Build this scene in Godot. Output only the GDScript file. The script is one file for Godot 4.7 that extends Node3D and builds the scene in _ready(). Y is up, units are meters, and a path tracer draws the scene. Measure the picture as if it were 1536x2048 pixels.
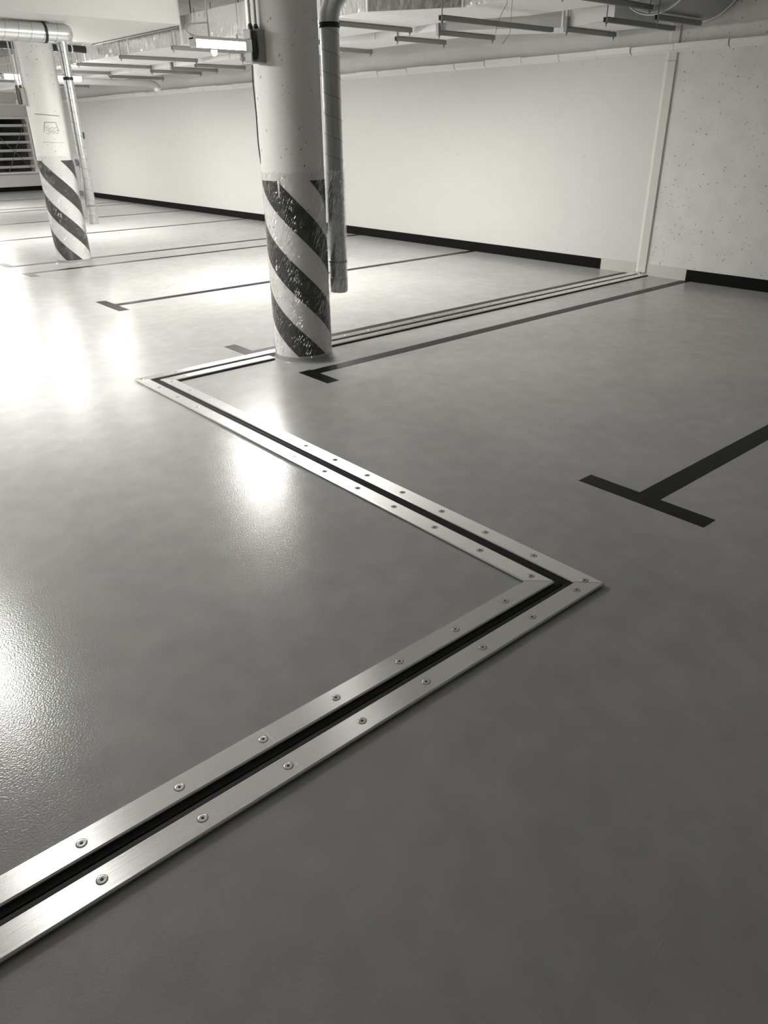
extends Node3D
# Underground car park: epoxy floor with a stepped expansion joint, striped columns, ducts and bay lines.
# x runs towards the long right-hand wall, -z along that wall into the picture, y up, metres.

const CEIL := 3.25
const WALL_X := 7.9
const BACK_Z := -24.35
const LEFT_X := -9.0
const FRONT_Z := 6.0
const WIDE_Y := 2.42   # underside of the wide duct
const SLIM_Y := 2.37   # underside of the narrower duct
const DROP_Y := 2.60
const VENT := Rect2(5.6, 0.50, 2.20, 1.33)   # louvred opening in the back wall

var M := {}
var used := {}
var rng := RandomNumberGenerator.new()


# ------------------------------------------------------------------ mesh builder
class MB:
	var v := PackedVector3Array()
	var n := PackedVector3Array()
	var t := PackedVector2Array()
	var t2 := PackedVector2Array()

	func tri(a: Vector3, b: Vector3, c: Vector3, na: Vector3, nb: Vector3, nc: Vector3, ua := Vector2.ZERO, ub := Vector2.ZERO, uc := Vector2.ZERO) -> void:
		if (b - a).cross(c - a).dot(na + nb + nc) > 0.0:
			var q := b; b = c; c = q
			q = nb; nb = nc; nc = q
			var w := ub; ub = uc; uc = w
		v.append_array([a, b, c]); n.append_array([na, nb, nc]); t.append_array([ua, ub, uc])

	func quad(a: Vector3, b: Vector3, c: Vector3, d: Vector3, nn: Vector3, ua := Vector2.ZERO, ub := Vector2(1, 0), uc := Vector2(1, 1), ud := Vector2(0, 1)) -> void:
		tri(a, b, c, nn, nn, nn, ua, ub, uc); tri(a, c, d, nn, nn, nn, ua, uc, ud)

	func quads(p: Array, q: Array, u: Array) -> void:   # smooth quad: four points, four normals, four uvs
		tri(p[0], p[1], p[2], q[0], q[1], q[2], u[0], u[1], u[2]); tri(p[0], p[2], p[3], q[0], q[2], q[3], u[0], u[2], u[3])

	func flat(p: Array, out: Vector3) -> void:   # flat polygon, its normal turned to the side of `out`
		var nn: Vector3 = (p[1] - p[0]).cross(p[2] - p[0]).normalized()
		if nn.dot(out) < 0.0: nn = -nn
		for k in range(1, p.size() - 1):
			tri(p[0], p[k], p[k + 1], nn, nn, nn, planar(p[0], nn), planar(p[k], nn), planar(p[k + 1], nn))

	func planar(p: Vector3, nn: Vector3) -> Vector2:
		var a := nn.abs()
		if a.y > a.x and a.y > a.z: return Vector2(p.x, p.z)
		if a.x > a.z: return Vector2(p.z, -p.y)
		return Vector2(p.x, -p.y)

	func box(x: Transform3D, size: Vector3, b := 0.0) -> void:
		var h := size * 0.5
		b = minf(b, minf(h.x, minf(h.y, h.z)) * 0.9)
		for axis in 3:
			var i := (axis + 1) % 3
			var j := (axis + 2) % 3
			for s in [-1.0, 1.0]:
				var pts := []
				for c in [[-1, -1], [1, -1], [1, 1], [-1, 1]]:
					var p := Vector3.ZERO
					p[axis] = s * h[axis]; p[i] = c[0] * (h[i] - b); p[j] = c[1] * (h[j] - b)
					pts.append(x * p)
				var o := Vector3.ZERO
				o[axis] = s
				flat(pts, x.basis * o)
		if b <= 0.0: return
		for axis in 3:   # edges along `axis`
			var i := (axis + 1) % 3
			var j := (axis + 2) % 3
			for si in [-1.0, 1.0]:
				for sj in [-1.0, 1.0]:
					var pts := []
					for e in [[-1, 0], [1, 0], [1, 1], [-1, 1]]:
						var p := Vector3.ZERO
						p[axis] = e[0] * (h[axis] - b)
						p[i] = si * (h[i] - (b if e[1] else 0.0)); p[j] = sj * (h[j] - (0.0 if e[1] else b))
						pts.append(x * p)
					var o := Vector3.ZERO
					o[i] = si; o[j] = sj
					flat(pts, x.basis * o)
		for sx in [-1.0, 1.0]:
			for sy in [-1.0, 1.0]:
				for sz in [-1.0, 1.0]:
					var o := Vector3(sx, sy, sz)
					flat([x * (o * (h - Vector3(0, b, b))), x * (o * (h - Vector3(b, 0, b))), x * (o * (h - Vector3(b, b, 0)))], x.basis * o)

	# profile (side, up) swept from a to b in the plane; ends sheared by ka, kb metres per metre of side
	func sweep(prof: Array, a: Vector3, b: Vector3, ka := 0.0, kb := 0.0, up := Vector3.UP) -> void:
		var d := (b - a).normalized()
		var side := d.cross(up).normalized()
		var len_ := (b - a).length()
		var mid := Vector2.ZERO
		for p in prof: mid += p / prof.size()
		var r0 := []
		var r1 := []
		for p in prof:
			r0.append(a + side * p.x + up * p.y + d * (ka * p.x))
			r1.append(b + side * p.x + up * p.y + d * (kb * p.x))
		for k in prof.size():
			var m: int = (k + 1) % prof.size()
			var e: Vector2 = prof[m] - prof[k]
			var o := Vector2(e.y, -e.x).normalized()
			if o.dot((prof[m] + prof[k]) * 0.5 - mid) < 0.0: o = -o
			var nn := side * o.x + up * o.y
			var l0 := Vector2(prof[k].x, ka * prof[k].x)
			quad(r0[k], r0[m], r1[m], r1[k], nn, l0, Vector2(prof[m].x, ka * prof[m].x), Vector2(prof[m].x, len_ + kb * prof[m].x), Vector2(prof[k].x, len_ + kb * prof[k].x))
		cap(r0, -d); cap(r1, d)

	func cap(ring: Array, out: Vector3) -> void:
		var c := Vector3.ZERO
		for p in ring: c += p / ring.size()
		for k in ring.size():
			var nn: Vector3 = out.normalized()
			tri(c, ring[k], ring[(k + 1) % ring.size()], nn, nn, nn)

	# profile of (radius, height) turned round the local y axis
	func lathe(x: Transform3D, prof: Array, segs := 32, smooth := true) -> void:
		var nr := []
		for k in prof.size() - 1:
			var e: Vector2 = prof[k + 1] - prof[k]
			nr.append(Vector2(e.y, -e.x).normalized())
		var run := 0.0
		for k in prof.size() - 1:
			var a: Vector2 = prof[k]
			var b: Vector2 = prof[k + 1]
			var n0: Vector2 = nr[k]
			var n1: Vector2 = nr[k]
			if smooth and k > 0 and nr[k - 1].dot(nr[k]) > 0.6: n0 = (nr[k - 1] + nr[k]).normalized()
			if smooth and k < nr.size() - 1 and nr[k + 1].dot(nr[k]) > 0.6: n1 = (nr[k + 1] + nr[k]).normalized()
			var l := a.distance_to(b)
			for s in segs:
				var f0 := TAU * s / segs
				var f1 := TAU * (s + 1) / segs
				var c0 := Vector3(cos(f0), 0, sin(f0))
				var c1 := Vector3(cos(f1), 0, sin(f1))
				var P := [c0 * a.x + Vector3.UP * a.y, c1 * a.x + Vector3.UP * a.y, c1 * b.x + Vector3.UP * b.y, c0 * b.x + Vector3.UP * b.y]
				var N := [c0 * n0.x + Vector3.UP * n0.y, c1 * n0.x + Vector3.UP * n0.y, c1 * n1.x + Vector3.UP * n1.y, c0 * n1.x + Vector3.UP * n1.y]
				for q in 4:
					P[q] = x * P[q]; N[q] = (x.basis * N[q]).normalized()
				var u0 := float(s) / segs
				var u1 := float(s + 1) / segs
				quads(P, N, [Vector2(u0, run), Vector2(u1, run), Vector2(u1, run + l), Vector2(u0, run + l)])
			run += l

	func tube(path: Array, r: float, segs := 12, caps := true) -> void:
		var rings := []
		var nrm := []
		var ref := Vector3.UP
		if absf((path[1] - path[0]).normalized().y) > 0.9: ref = Vector3.RIGHT
		for k in path.size():
			var d: Vector3 = (path[mini(k + 1, path.size() - 1)] - path[maxi(k - 1, 0)]).normalized()
			var s := d.cross(ref).normalized()
			var w := s.cross(d).normalized()
			ref = w
			var ring := []
			var nn := []
			for q in segs:
				var o := s * cos(TAU * q / segs) + w * sin(TAU * q / segs)
				ring.append(path[k] + o * r); nn.append(o)
			rings.append(ring); nrm.append(nn)
		var run := 0.0
		for k in path.size() - 1:
			var l: float = path[k].distance_to(path[k + 1])
			for q in segs:
				var m := (q + 1) % segs
				var u0 := float(q) / segs
				var u1 := float(q + 1) / segs
				quads([rings[k][q], rings[k][m], rings[k + 1][m], rings[k + 1][q]], [nrm[k][q], nrm[k][m], nrm[k + 1][m], nrm[k + 1][q]], [Vector2(u0, run), Vector2(u1, run), Vector2(u1, run + l), Vector2(u0, run + l)])
			run += l
		if caps:
			cap(rings[0], path[0] - path[1]); cap(rings[-1], path[-1] - path[-2])

	func done() -> ArrayMesh:
		var a := []
		a.resize(Mesh.ARRAY_MAX)
		a[Mesh.ARRAY_VERTEX] = v; a[Mesh.ARRAY_NORMAL] = n; a[Mesh.ARRAY_TEX_UV] = t
		if t2.size() == v.size(): a[Mesh.ARRAY_TEX_UV2] = t2
		var m := ArrayMesh.new()
		m.add_surface_from_arrays(Mesh.PRIMITIVE_TRIANGLES, a)
		return m


# ------------------------------------------------------------------ scene helpers
func numbered(called: String) -> String:
	used[called] = used.get(called, -1) + 1
	return called if used[called] == 0 else "%s_%03d" % [called, used[called]]

func thing(called: String, label: String, category: String, at := Vector3.ZERO, group := "") -> Node3D:
	var o := Node3D.new()
	o.name = numbered(called)
	add_child(o)
	o.position = at
	return tag(o, label, category, group)

func tag(o: Node3D, label: String, category: String, group := "") -> Node3D:
	o.set_meta("label", label); o.set_meta("category", category)
	if group: o.set_meta("group", group)
	return o

func obj(called: String, m: Mesh, mat: Material, parent: Node = null, label := "") -> MeshInstance3D:
	var o := MeshInstance3D.new()
	o.name = called if parent else numbered(called)
	o.mesh = m
	o.material_override = mat
	o.cast_shadow = GeometryInstance3D.SHADOW_CASTING_SETTING_ON
	if label: o.set_meta("label", label)
	(parent if parent else self).add_child(o, true)
	return o

func struct(called: String, m: Mesh, mat: Material, label := "") -> MeshInstance3D:
	var o := obj(called, m, mat)
	o.set_meta("kind", "structure")
	if label: o.set_meta("label", label)
	return o

func at(x: float, y: float, z: float) -> Transform3D:
	return Transform3D(Basis(), Vector3(x, y, z))

func box_mesh(size: Vector3, b := 0.0, centre := Vector3.ZERO) -> ArrayMesh:
	var m := MB.new()
	m.box(Transform3D(Basis(), centre), size, b)
	return m.done()

func between(lo: Vector3, hi: Vector3, b := 0.0) -> ArrayMesh:
	return box_mesh(hi - lo, b, (hi + lo) * 0.5)

func mat(color: Color, rough := 0.6, metal := 0.0, spec := 0.5) -> StandardMaterial3D:
	var m := StandardMaterial3D.new()
	m.albedo_color = color.linear_to_srgb()
	m.roughness = rough; m.metallic = metal; m.metallic_specular = spec
	return m

func image_texture(img: Image) -> ImageTexture:
	img.generate_mipmaps()
	return ImageTexture.create_from_image(img)

# paint with small dark air-hole pits: `count` pits over one tile
func pits(size: int, count: int, rmin: float, rmax: float, dark: float, cloud: float, sd: int) -> ImageTexture:
	var g := RandomNumberGenerator.new()
	g.seed = sd
	var nz := FastNoiseLite.new()
	nz.seed = sd; nz.frequency = 0.006; nz.fractal_octaves = 4
	var soft := nz.get_seamless_image(size, size)
	var img := Image.create(size, size, false, Image.FORMAT_RGB8)
	for y in size:
		for x in size:
			var c := 1.0 - cloud * (soft.get_pixel(x, y).r - 0.3)
			c = clampf(c, 0.0, 1.0)
			img.set_pixel(x, y, Color(c, c, c))
	for k in count:
		var cx := g.randf() * size
		var cy := g.randf() * size
		var r := lerpf(rmin, rmax, pow(g.randf(), 3.0))
		var st := g.randf_range(0.6, 1.6)
		var an := g.randf() * PI
		var dk := dark * g.randf_range(0.4, 1.0)
		var R := int(ceil(r * 2.0))
		for j in range(-R, R + 1):
			for i in range(-R, R + 1):
				var q := Vector2(i, j).rotated(an)
				var e := Vector2(q.x / st, q.y * st).length() / r
				if e < 1.0:
					var px := posmod(int(cx) + i, size)
					var py := posmod(int(cy) + j, size)
					var o := img.get_pixel(px, py)
					var f := 1.0 - dk * (1.0 - e * e)
					img.set_pixel(px, py, Color(o.r * f, o.g * f, o.b * f))
	return image_texture(img)

func noise_normal(size: int, freq: float, sd: int, strength: float, stretch := Vector2.ONE, octaves := 3) -> ImageTexture:
	var nz := FastNoiseLite.new()
	nz.seed = sd; nz.frequency = freq; nz.fractal_octaves = octaves
	var img := nz.get_seamless_image(int(size * stretch.x), int(size * stretch.y))
	img.resize(size, size, Image.INTERPOLATE_CUBIC)
	img.convert(Image.FORMAT_RGBA8)
	img.bump_map_to_normal_map(strength)
	return image_texture(img)


# ------------------------------------------------------------------ scene
func _ready() -> void:
	rng.seed = 7
	# camera
	var cam := Camera3D.new()
	cam.name = "camera"
	cam.position = Vector3(0, 1.5, 0)
	cam.rotation_degrees = Vector3(-27.40976, -40.70214, -0.61023)
	cam.fov = 69.4064
	cam.near = 0.02
	cam.far = 200.0
	add_child(cam)
	cam.current = true
	# surroundings: a closed basement, no sky
	var env := Environment.new()
	env.background_mode = Environment.BG_COLOR
	env.background_color = Color(0, 0, 0)
	env.tonemap_mode = Environment.TONE_MAPPER_LINEAR
	env.tonemap_exposure = 2.9
	env.sdfgi_enabled = true
	env.ssao_enabled = true
	env.ssil_enabled = true
	var we := WorldEnvironment.new()
	we.name = "environment"
	we.environment = env
	add_child(we)

	materials()
	# batten lamps: over the bays (across) and over the driving aisle (along)
	for z in [-7.33, -13.1, -18.9]:
		batten_lamp(Vector3(4.585, 2.22, z), 0.0, z)
	for z in [-5.55, -11.5, -17.5]:
		batten_lamp(Vector3(0.6, 2.25, z), PI / 2, z)
	room()
	markings()
	joint()
	columns()
	ducts()
	details()


func materials() -> void:
	var m := mat(Color(1, 1, 1), 0.215, 0.0, 0.37)   # grey epoxy
	m.albedo_color = Color(0.48, 0.477, 0.469).linear_to_srgb()
	m.normal_enabled = true
	m.normal_texture = noise_normal(1024, 0.13, 3, 6.0, Vector2.ONE, 2)
	m.normal_scale = 0.058
	m.detail_enabled = true
	m.detail_blend_mode = BaseMaterial3D.BLEND_MODE_MUL
	m.detail_uv_layer = BaseMaterial3D.DETAIL_UV_2
	m.detail_albedo = floor_tint()
	M.floor = m

	m = mat(Color(0.71, 0.705, 0.69), 0.55); m.albedo_texture = pits(1024, 60, 1.0, 3.5, 0.5, 0.015, 11); m.uv1_scale = Vector3(0.5, 0.5, 1); M.wall = m
	m = mat(Color(0.74, 0.735, 0.715), 0.6); m.albedo_texture = pits(1024, 900, 1.0, 5.5, 0.45, 0.06, 12); m.uv1_scale = Vector3(0.5, 0.5, 1); M.wall_rough = m
	m = mat(Color(0.82, 0.815, 0.80), 0.7); m.albedo_texture = pits(512, 60, 1.0, 4.0, 0.5, 0.12, 13); m.uv1_scale = Vector3(0.5, 0.5, 1); M.upper = m
	m = mat(Color(0.80, 0.793, 0.775), 0.5); m.albedo_texture = pits(1024, 300, 1.2, 7.0, 0.8, 0.03, 14); m.uv1_scale = Vector3(1.3, 0.75, 1); M.column = m
	M.white = mat(Color(0.78, 0.775, 0.75), 0.5)
	M.drop = mat(Color(0.68, 0.675, 0.66), 0.65)
	M.trim = mat(Color(0.86, 0.855, 0.835), 0.35)
	M.plaster = mat(Color(0.60, 0.60, 0.56), 0.8)
	M.joint_trim = mat(Color(0.70, 0.69, 0.655), 0.45)
	M.black = mat(Color(0.008, 0.0078, 0.0076), 0.55, 0.0, 0.2)
	M.line = mat(Color(0.008, 0.0076, 0.0073), 0.4, 0.0, 0.28)
	M.stripe = mat(Color(0.012, 0.012, 0.0125), 0.45, 0.0, 0.4)
	M.rubber = mat(Color(0.018, 0.017, 0.0165), 0.6, 0.0, 0.3)
	M.gap_shade = mat(Color(0.008, 0.008, 0.008), 0.8)  # near-black that paints the shade under the joint plates
	m = mat(Color(0.95, 0.945, 0.93), 0.42, 0.9)   # brushed aluminium, brushed along the plate
	m.anisotropy_enabled = true
	m.anisotropy = 0.96
	m.normal_enabled = true
	m.normal_texture = brushed_normal()
	m.normal_scale = 0.5
	m.uv1_scale = Vector3(6, 0.8, 1)
	M.plate = m
	M.screw = mat(Color(0.62, 0.61, 0.59), 0.28, 1.0)
	M.socket = mat(Color(0.01, 0.01, 0.01), 0.6)
	m = mat(Color(0.74, 0.75, 0.75), 0.3, 0.9)   # galvanised sheet
	m.normal_enabled = true; m.normal_texture = noise_normal(512, 0.02, 21, 3.0); m.normal_scale = 0.058; m.uv1_scale = Vector3(2, 2, 1)
	M.pipe = m
	M.seam = mat(Color(0.30, 0.31, 0.31), 0.4, 0.8)
	m = mat(Color(0.72, 0.72, 0.71), 0.25, 0.8)   # duct sheet under crinkled protective film
	m.normal_enabled = true; m.normal_texture = noise_normal(512, 0.025, 22, 8.0, Vector2(1, 0.4)); m.normal_scale = 0.45; m.uv1_scale = Vector3(0.9, 0.9, 1)
	M.duct = m
	M.duct_plain = mat(Color(0.84, 0.84, 0.825), 0.5)
	M.silencer = mat(Color(0.36, 0.36, 0.35), 0.5, 0.2)
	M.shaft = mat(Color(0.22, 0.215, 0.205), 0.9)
	M.rail = mat(Color(0.30, 0.30, 0.29), 0.5, 0.3)
	M.rod = mat(Color(0.25, 0.25, 0.245), 0.45, 0.7)
	M.collar = mat(Color(0.02, 0.02, 0.02), 0.5)
	M.box_grey = mat(Color(0.36, 0.355, 0.33), 0.4)
	M.box_dark = mat(Color(0.045, 0.048, 0.046), 0.3)
	M.conduit = mat(Color(0.52, 0.52, 0.50), 0.45)
	M.cable = mat(Color(0.03, 0.03, 0.03), 0.5)
	M.pencil = mat(Color(0.22, 0.215, 0.21), 0.8)
	M.blue = mat(Color(0.14, 0.19, 0.36), 0.5)
	M.lamp_body = mat(Color(0.55, 0.55, 0.53), 0.4)
	M.sensor = mat(Color(0.75, 0.75, 0.73), 0.4)
	m = mat(Color(0.9, 0.9, 0.86), 0.4)
	m.emission_enabled = true; m.emission = Color(1.0, 0.992, 0.968); m.emission_energy_multiplier = 36.0
	M.glow = m
	m = StandardMaterial3D.new()   # stretch film
	m.transparency = BaseMaterial3D.TRANSPARENCY_ALPHA
	m.albedo_color = Color(0.85, 0.85, 0.84, 0.06)
	m.roughness = 0.2
	m.cull_mode = BaseMaterial3D.CULL_DISABLED
	m.normal_enabled = true; m.normal_texture = film_normal(); m.normal_scale = 1.0; m.uv1_scale = Vector3(1.2, 1.2, 1)
	M.film = m


func floor_tint() -> ImageTexture:
	var size := 1024
	var a := FastNoiseLite.new(); a.seed = 5; a.frequency = 0.006; a.fractal_octaves = 5
	var b := FastNoiseLite.new(); b.seed = 9; b.frequency = 0.03; b.fractal_octaves = 3
	var ia := a.get_seamless_image(size, size)
	var ib := b.get_seamless_image(size, size)
	var img := Image.create(size, size, false, Image.FORMAT_RGB8)
	for y in size:
		for x in size:
			var c := 0.89 + 0.065 * (ia.get_pixel(x, y).r - 0.5) + 0.06 * ib.get_pixel(x, y).r
			c = clampf(c, 0.0, 1.0)
			var w := 0.012 * (ib.get_pixel(y, x).r - 0.5)
			img.set_pixel(x, y, Color(clampf(c + w, 0, 1), c, clampf(c - w, 0, 1)))
	return image_texture(img)

func film_normal() -> ImageTexture:   # patches of fine, long folds
	var size := 512
	var a := FastNoiseLite.new(); a.seed = 31; a.frequency = 0.10; a.fractal_octaves = 2
	var b := FastNoiseLite.new(); b.seed = 32; b.frequency = 0.012; b.fractal_octaves = 2
	var c := FastNoiseLite.new(); c.seed = 33; c.frequency = 0.02; c.fractal_octaves = 3
	var streak := a.get_seamless_image(size, 64)
	streak.resize(size, size, Image.INTERPOLATE_CUBIC)
	var mask := b.get_seamless_image(size, size)
	var soft := c.get_seamless_image(size, size)
	var img := Image.create(size, size, false, Image.FORMAT_RGBA8)
	for y in size:
		for x in size:
			var k := smoothstep(0.36, 0.56, mask.get_pixel(x, y).r)
			var h := 0.5 + 0.7 * k * (streak.get_pixel(x, y).r - 0.5) + 0.45 * (soft.get_pixel(x, y).r - 0.5)
			img.set_pixel(x, y, Color(h, h, h))
	img.bump_map_to_normal_map(14.0)
	return image_texture(img)

func brushed_normal() -> ImageTexture:
	var g := RandomNumberGenerator.new()
	g.seed = 44
	var size := 512
	var img := Image.create(size, size, false, Image.FORMAT_RGBA8)
	var row := PackedFloat32Array()
	row.resize(size)
	for x in size: row[x] = g.randf()
	for y in size:
		for x in size:
			if g.randf() < 0.004: row[x] = g.randf()
			var c := row[x]
			img.set_pixel(x, y, Color(c, c, c))
	img.bump_map_to_normal_map(2.0)
	return image_texture(img)


func batten_lamp(p: Vector3, turn: float, z: float) -> void:
	var over := "bays" if turn == 0.0 else "aisle"
	var where := ""
	if turn == 0.0:
		where = {-7.33: "lit batten lamp hung below the duct, behind the column with junction box", -13.1: "lit batten lamp hung beyond the column carrying the pencil drawing", -18.9: "lit batten lamp hung across the bays close to the louvred back wall"}[z]
	else:
		where = {-5.55: "lit lamp hung lengthwise over the aisle, mirrored brightest in the floor", -11.5: "middle lit lamp hung lengthwise over the driving aisle", -17.5: "lit lamp hung lengthwise over the aisle towards the louvred back wall"}[z]
	var t := thing("batten_lamp", where, "lamp", p, "batten lamps over the " + over)
	t.rotation.y = turn
	var L := 1.18
	obj("housing", box_mesh(Vector3(L, 0.035, 0.10), 0.008, Vector3(0, 0.048, 0)), M.lamp_body, t)
	var mb := MB.new()   # half-round diffuser
	var prof := []
	for k in 9:
		var f := PI + PI * k / 8.0
		prof.append(Vector2(cos(f) * 0.05, 0.03 + sin(f) * 0.055))
	mb.sweep(prof, Vector3(-L * 0.5 + 0.03, 0, 0), Vector3(L * 0.5 - 0.03, 0, 0))
	obj("diffuser", mb.done(), M.glow, t, "glowing white diffuser")
	for s in [-1.0, 1.0]:
		obj("end_cap", box_mesh(Vector3(0.03, 0.09, 0.106), 0.01, Vector3(s * (L * 0.5 - 0.015), 0.015, 0)), M.lamp_body, t)
		var r := MB.new()
		r.tube([Vector3(s * 0.40, 0.065, 0), Vector3(s * 0.40, CEIL - p.y, 0)], 0.009, 8)
		obj("hanger_rod", r.done(), M.conduit, t)
	mb = MB.new()
	mb.lathe(at(-0.36, -0.06, 0), [Vector2(0.0, -0.03), Vector2(0.014, -0.028), Vector2(0.022, -0.012), Vector2(0.026, 0.0), Vector2(0.03, 0.02)], 16)
	obj("motion_sensor", mb.done(), M.sensor, t)
	mb = MB.new()
	mb.tube([Vector3(-L * 0.5 + 0.05, 0.06, 0.02), Vector3(-L * 0.5 - 0.02, 0.075, 0.02), Vector3(-L * 0.5 - 0.055, 0.10, 0.02), Vector3(-L * 0.5 - 0.06, 0.13, 0.02), Vector3(-L * 0.5 - 0.03, 0.155, 0.02), Vector3(-L * 0.5 + 0.03, 0.16, 0.02), Vector3(-0.40, 0.18, 0.012)], 0.007, 8)
	obj("cable_loop", mb.done(), M.conduit, t)
	var l := AreaLight3D.new()
	l.name = "lamp_light"
	l.area_size = Vector2(L - 0.06, 0.10)
	l.light_energy = 4.8 if turn == 0.0 else 3.2
	l.light_color = Color(1.0, 0.992, 0.968)
	l.area_range = 40.0
	l.shadow_enabled = true
	l.position = Vector3(0, -0.032, 0)
	l.rotation.x = -PI / 2
	t.add_child(l)


func room() -> void:
	var mb := MB.new()
	var a := Vector3(LEFT_X, 0, FRONT_Z)
	mb.quad(a, Vector3(WALL_X + 0.3, 0, FRONT_Z), Vector3(WALL_X + 0.3, 0, BACK_Z - 0.3), Vector3(LEFT_X, 0, BACK_Z - 0.3), Vector3.UP)
	mb.box(at((LEFT_X + WALL_X) * 0.5, -0.16, (FRONT_Z + BACK_Z) * 0.5), Vector3(WALL_X - LEFT_X + 0.6, 0.3, FRONT_Z - BACK_Z + 0.6))
	mb.t2.resize(mb.v.size())
	for k in mb.v.size():
		mb.t[k] = Vector2(mb.v[k].x, mb.v[k].z) / 1.1
		mb.t2[k] = Vector2(mb.v[k].x + 0.35 * mb.v[k].z, mb.v[k].z - 0.2 * mb.v[k].x) / 5.3
	struct("floor", mb.done(), M.floor, "glossy grey epoxy floor")
	var ce := struct("ceiling", between(Vector3(LEFT_X - 0.3, CEIL, BACK_Z - 0.3), Vector3(WALL_X + 0.3, CEIL + 0.3, FRONT_Z + 0.3)), M.upper, "pale concrete ceiling slab")
	for c in [[3.55, -10.715]]:   # drop panel over the column, rounded upright edges
		var dm := MB.new()
		rounded_slab(dm, c[0], c[1], 1.44, 1.385, 0.05, DROP_Y, CEIL)
		obj("drop_panel", dm.done(), M.drop, ce, "smooth white drop panel")
	# right-hand wall in two casts, parted at the expansion joint
	struct("wall_right", between(Vector3(WALL_X, 0, BACK_Z - 0.3), Vector3(WALL_X + 0.3, CEIL, -4.675)), M.wall, "long white painted wall")
	var wr := struct("wall_right_rough", between(Vector3(WALL_X, 0, -4.665), Vector3(WALL_X + 0.3, CEIL, FRONT_Z + 0.3)), M.wall_rough, "white painted concrete wall full of air holes")
	var bw := MB.new()   # back wall with the opening of the air shaft
	for q in [[LEFT_X - 0.3, VENT.position.x, 0.0, CEIL], [VENT.end.x, WALL_X, 0.0, CEIL], [VENT.position.x, VENT.end.x, 0.0, VENT.position.y], [VENT.position.x, VENT.end.x, VENT.end.y, CEIL]]:
		bw.box(at((q[0] + q[1]) * 0.5, (q[2] + q[3]) * 0.5, BACK_Z - 0.15), Vector3(q[1] - q[0], q[3] - q[2], 0.3))
	var back := struct("wall_back", bw.done(), M.wall, "white back wall")
	var sh := MB.new()   # unlit concrete air shaft behind it
	var s0 := Vector3(VENT.position.x - 0.2, -0.2, BACK_Z - 3.5)
	var s1 := Vector3(VENT.end.x + 0.2, CEIL + 1.5, BACK_Z - 0.3)
	sh.box(at((s0.x + s1.x) * 0.5, (s0.y + s1.y) * 0.5, s0.z - 0.1), Vector3(s1.x - s0.x, s1.y - s0.y, 0.2))
	for q in [s0.x - 0.1, s1.x + 0.1]: sh.box(at(q, (s0.y + s1.y) * 0.5, (s0.z + s1.z) * 0.5), Vector3(0.2, s1.y - s0.y, s1.z - s0.z + 0.4))
	for q in [s0.y - 0.1, s1.y + 0.1]: sh.box(at((s0.x + s1.x) * 0.5, q, (s0.z + s1.z) * 0.5), Vector3(s1.x - s0.x + 0.4, 0.2, s1.z - s0.z + 0.4))
	obj("air_shaft", sh.done(), M.shaft, back, "raw concrete air shaft behind the louvre")
	struct("wall_left", between(Vector3(LEFT_X - 0.3, 0, BACK_Z), Vector3(LEFT_X, CEIL, FRONT_Z)), M.wall)
	struct("wall_front", between(Vector3(LEFT_X - 0.3, 0, FRONT_Z), Vector3(WALL_X, CEIL, FRONT_Z + 0.3)), M.wall)
	obj("bare_plaster_strip", between(Vector3(WALL_X - 0.004, 0.0, -4.605), Vector3(WALL_X, 0.125, -4.125)), M.plaster, wr, "unpainted greenish grey plaster strip")
	obj("bare_plaster_strip", between(Vector3(WALL_X - 0.004, 0.0, -5.20), Vector3(WALL_X, 0.125, -4.745)), M.plaster, wr, "unpainted greenish grey plaster strip")
	# black skirting
	struct("baseboard_right", between(Vector3(WALL_X - 0.008, 0, BACK_Z), Vector3(WALL_X, 0.118, -5.21), 0.002), M.black, "black skirting band")
	struct("baseboard_right_rough", between(Vector3(WALL_X - 0.008, 0, -4.12), Vector3(WALL_X, 0.118, FRONT_Z), 0.002), M.black, "black skirting band")
	struct("baseboard_back", between(Vector3(LEFT_X, 0, BACK_Z), Vector3(WALL_X - 0.008, 0.118, BACK_Z + 0.008), 0.002), M.black, "black skirting band")
	# upright cover strip over the wall joint
	mb = MB.new()
	var pr := [Vector2(-0.068, 0), Vector2(-0.02, 0.03), Vector2(0.062, 0.022), Vector2(0.068, 0)]
	mb.sweep(pr, Vector3(WALL_X, 0.03, -4.67), Vector3(WALL_X, 2.075, -4.67), 0, 0, Vector3.LEFT)
	struct("trim_1", mb.done(), M.joint_trim, "white upright cover strip over the wall joint")
	mb = MB.new()
	mb.sweep(pr, Vector3(WALL_X + 0.003, 2.08, -4.67), Vector3(WALL_X + 0.003, CEIL, -4.67), 0, 0, Vector3.LEFT)
	struct("trim_2", mb.done(), M.joint_trim, "white upright cover strip over the wall joint")
	# moulding along the wall head, laid in short lengths
	var head := struct("trim_3", between(Vector3(WALL_X - 0.012, 2.15, BACK_Z), Vector3(WALL_X, 2.22, FRONT_Z)), M.trim, "white moulding along the head of the wall")
	var z := BACK_Z + 0.06
	while z < 1.0:
		var l := rng.randf_range(0.40, 0.62)
		mb = MB.new()
		var dy := rng.randf_range(-0.007, 0.007)
		var dx := rng.randf_range(-0.008, 0.008)
		mb.sweep([Vector2(0.0, 0.0), Vector2(-0.028, 0.045 + dx), Vector2(-0.074 + dy, 0.05 + dx), Vector2(-0.078 + dy, 0.0)], Vector3(WALL_X - 0.012, 2.147, z), Vector3(WALL_X - 0.012, 2.147, z + l - 0.009), 0, 0, Vector3.LEFT)
		obj("moulding_piece", mb.done(), M.trim, head)
		z += l
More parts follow.
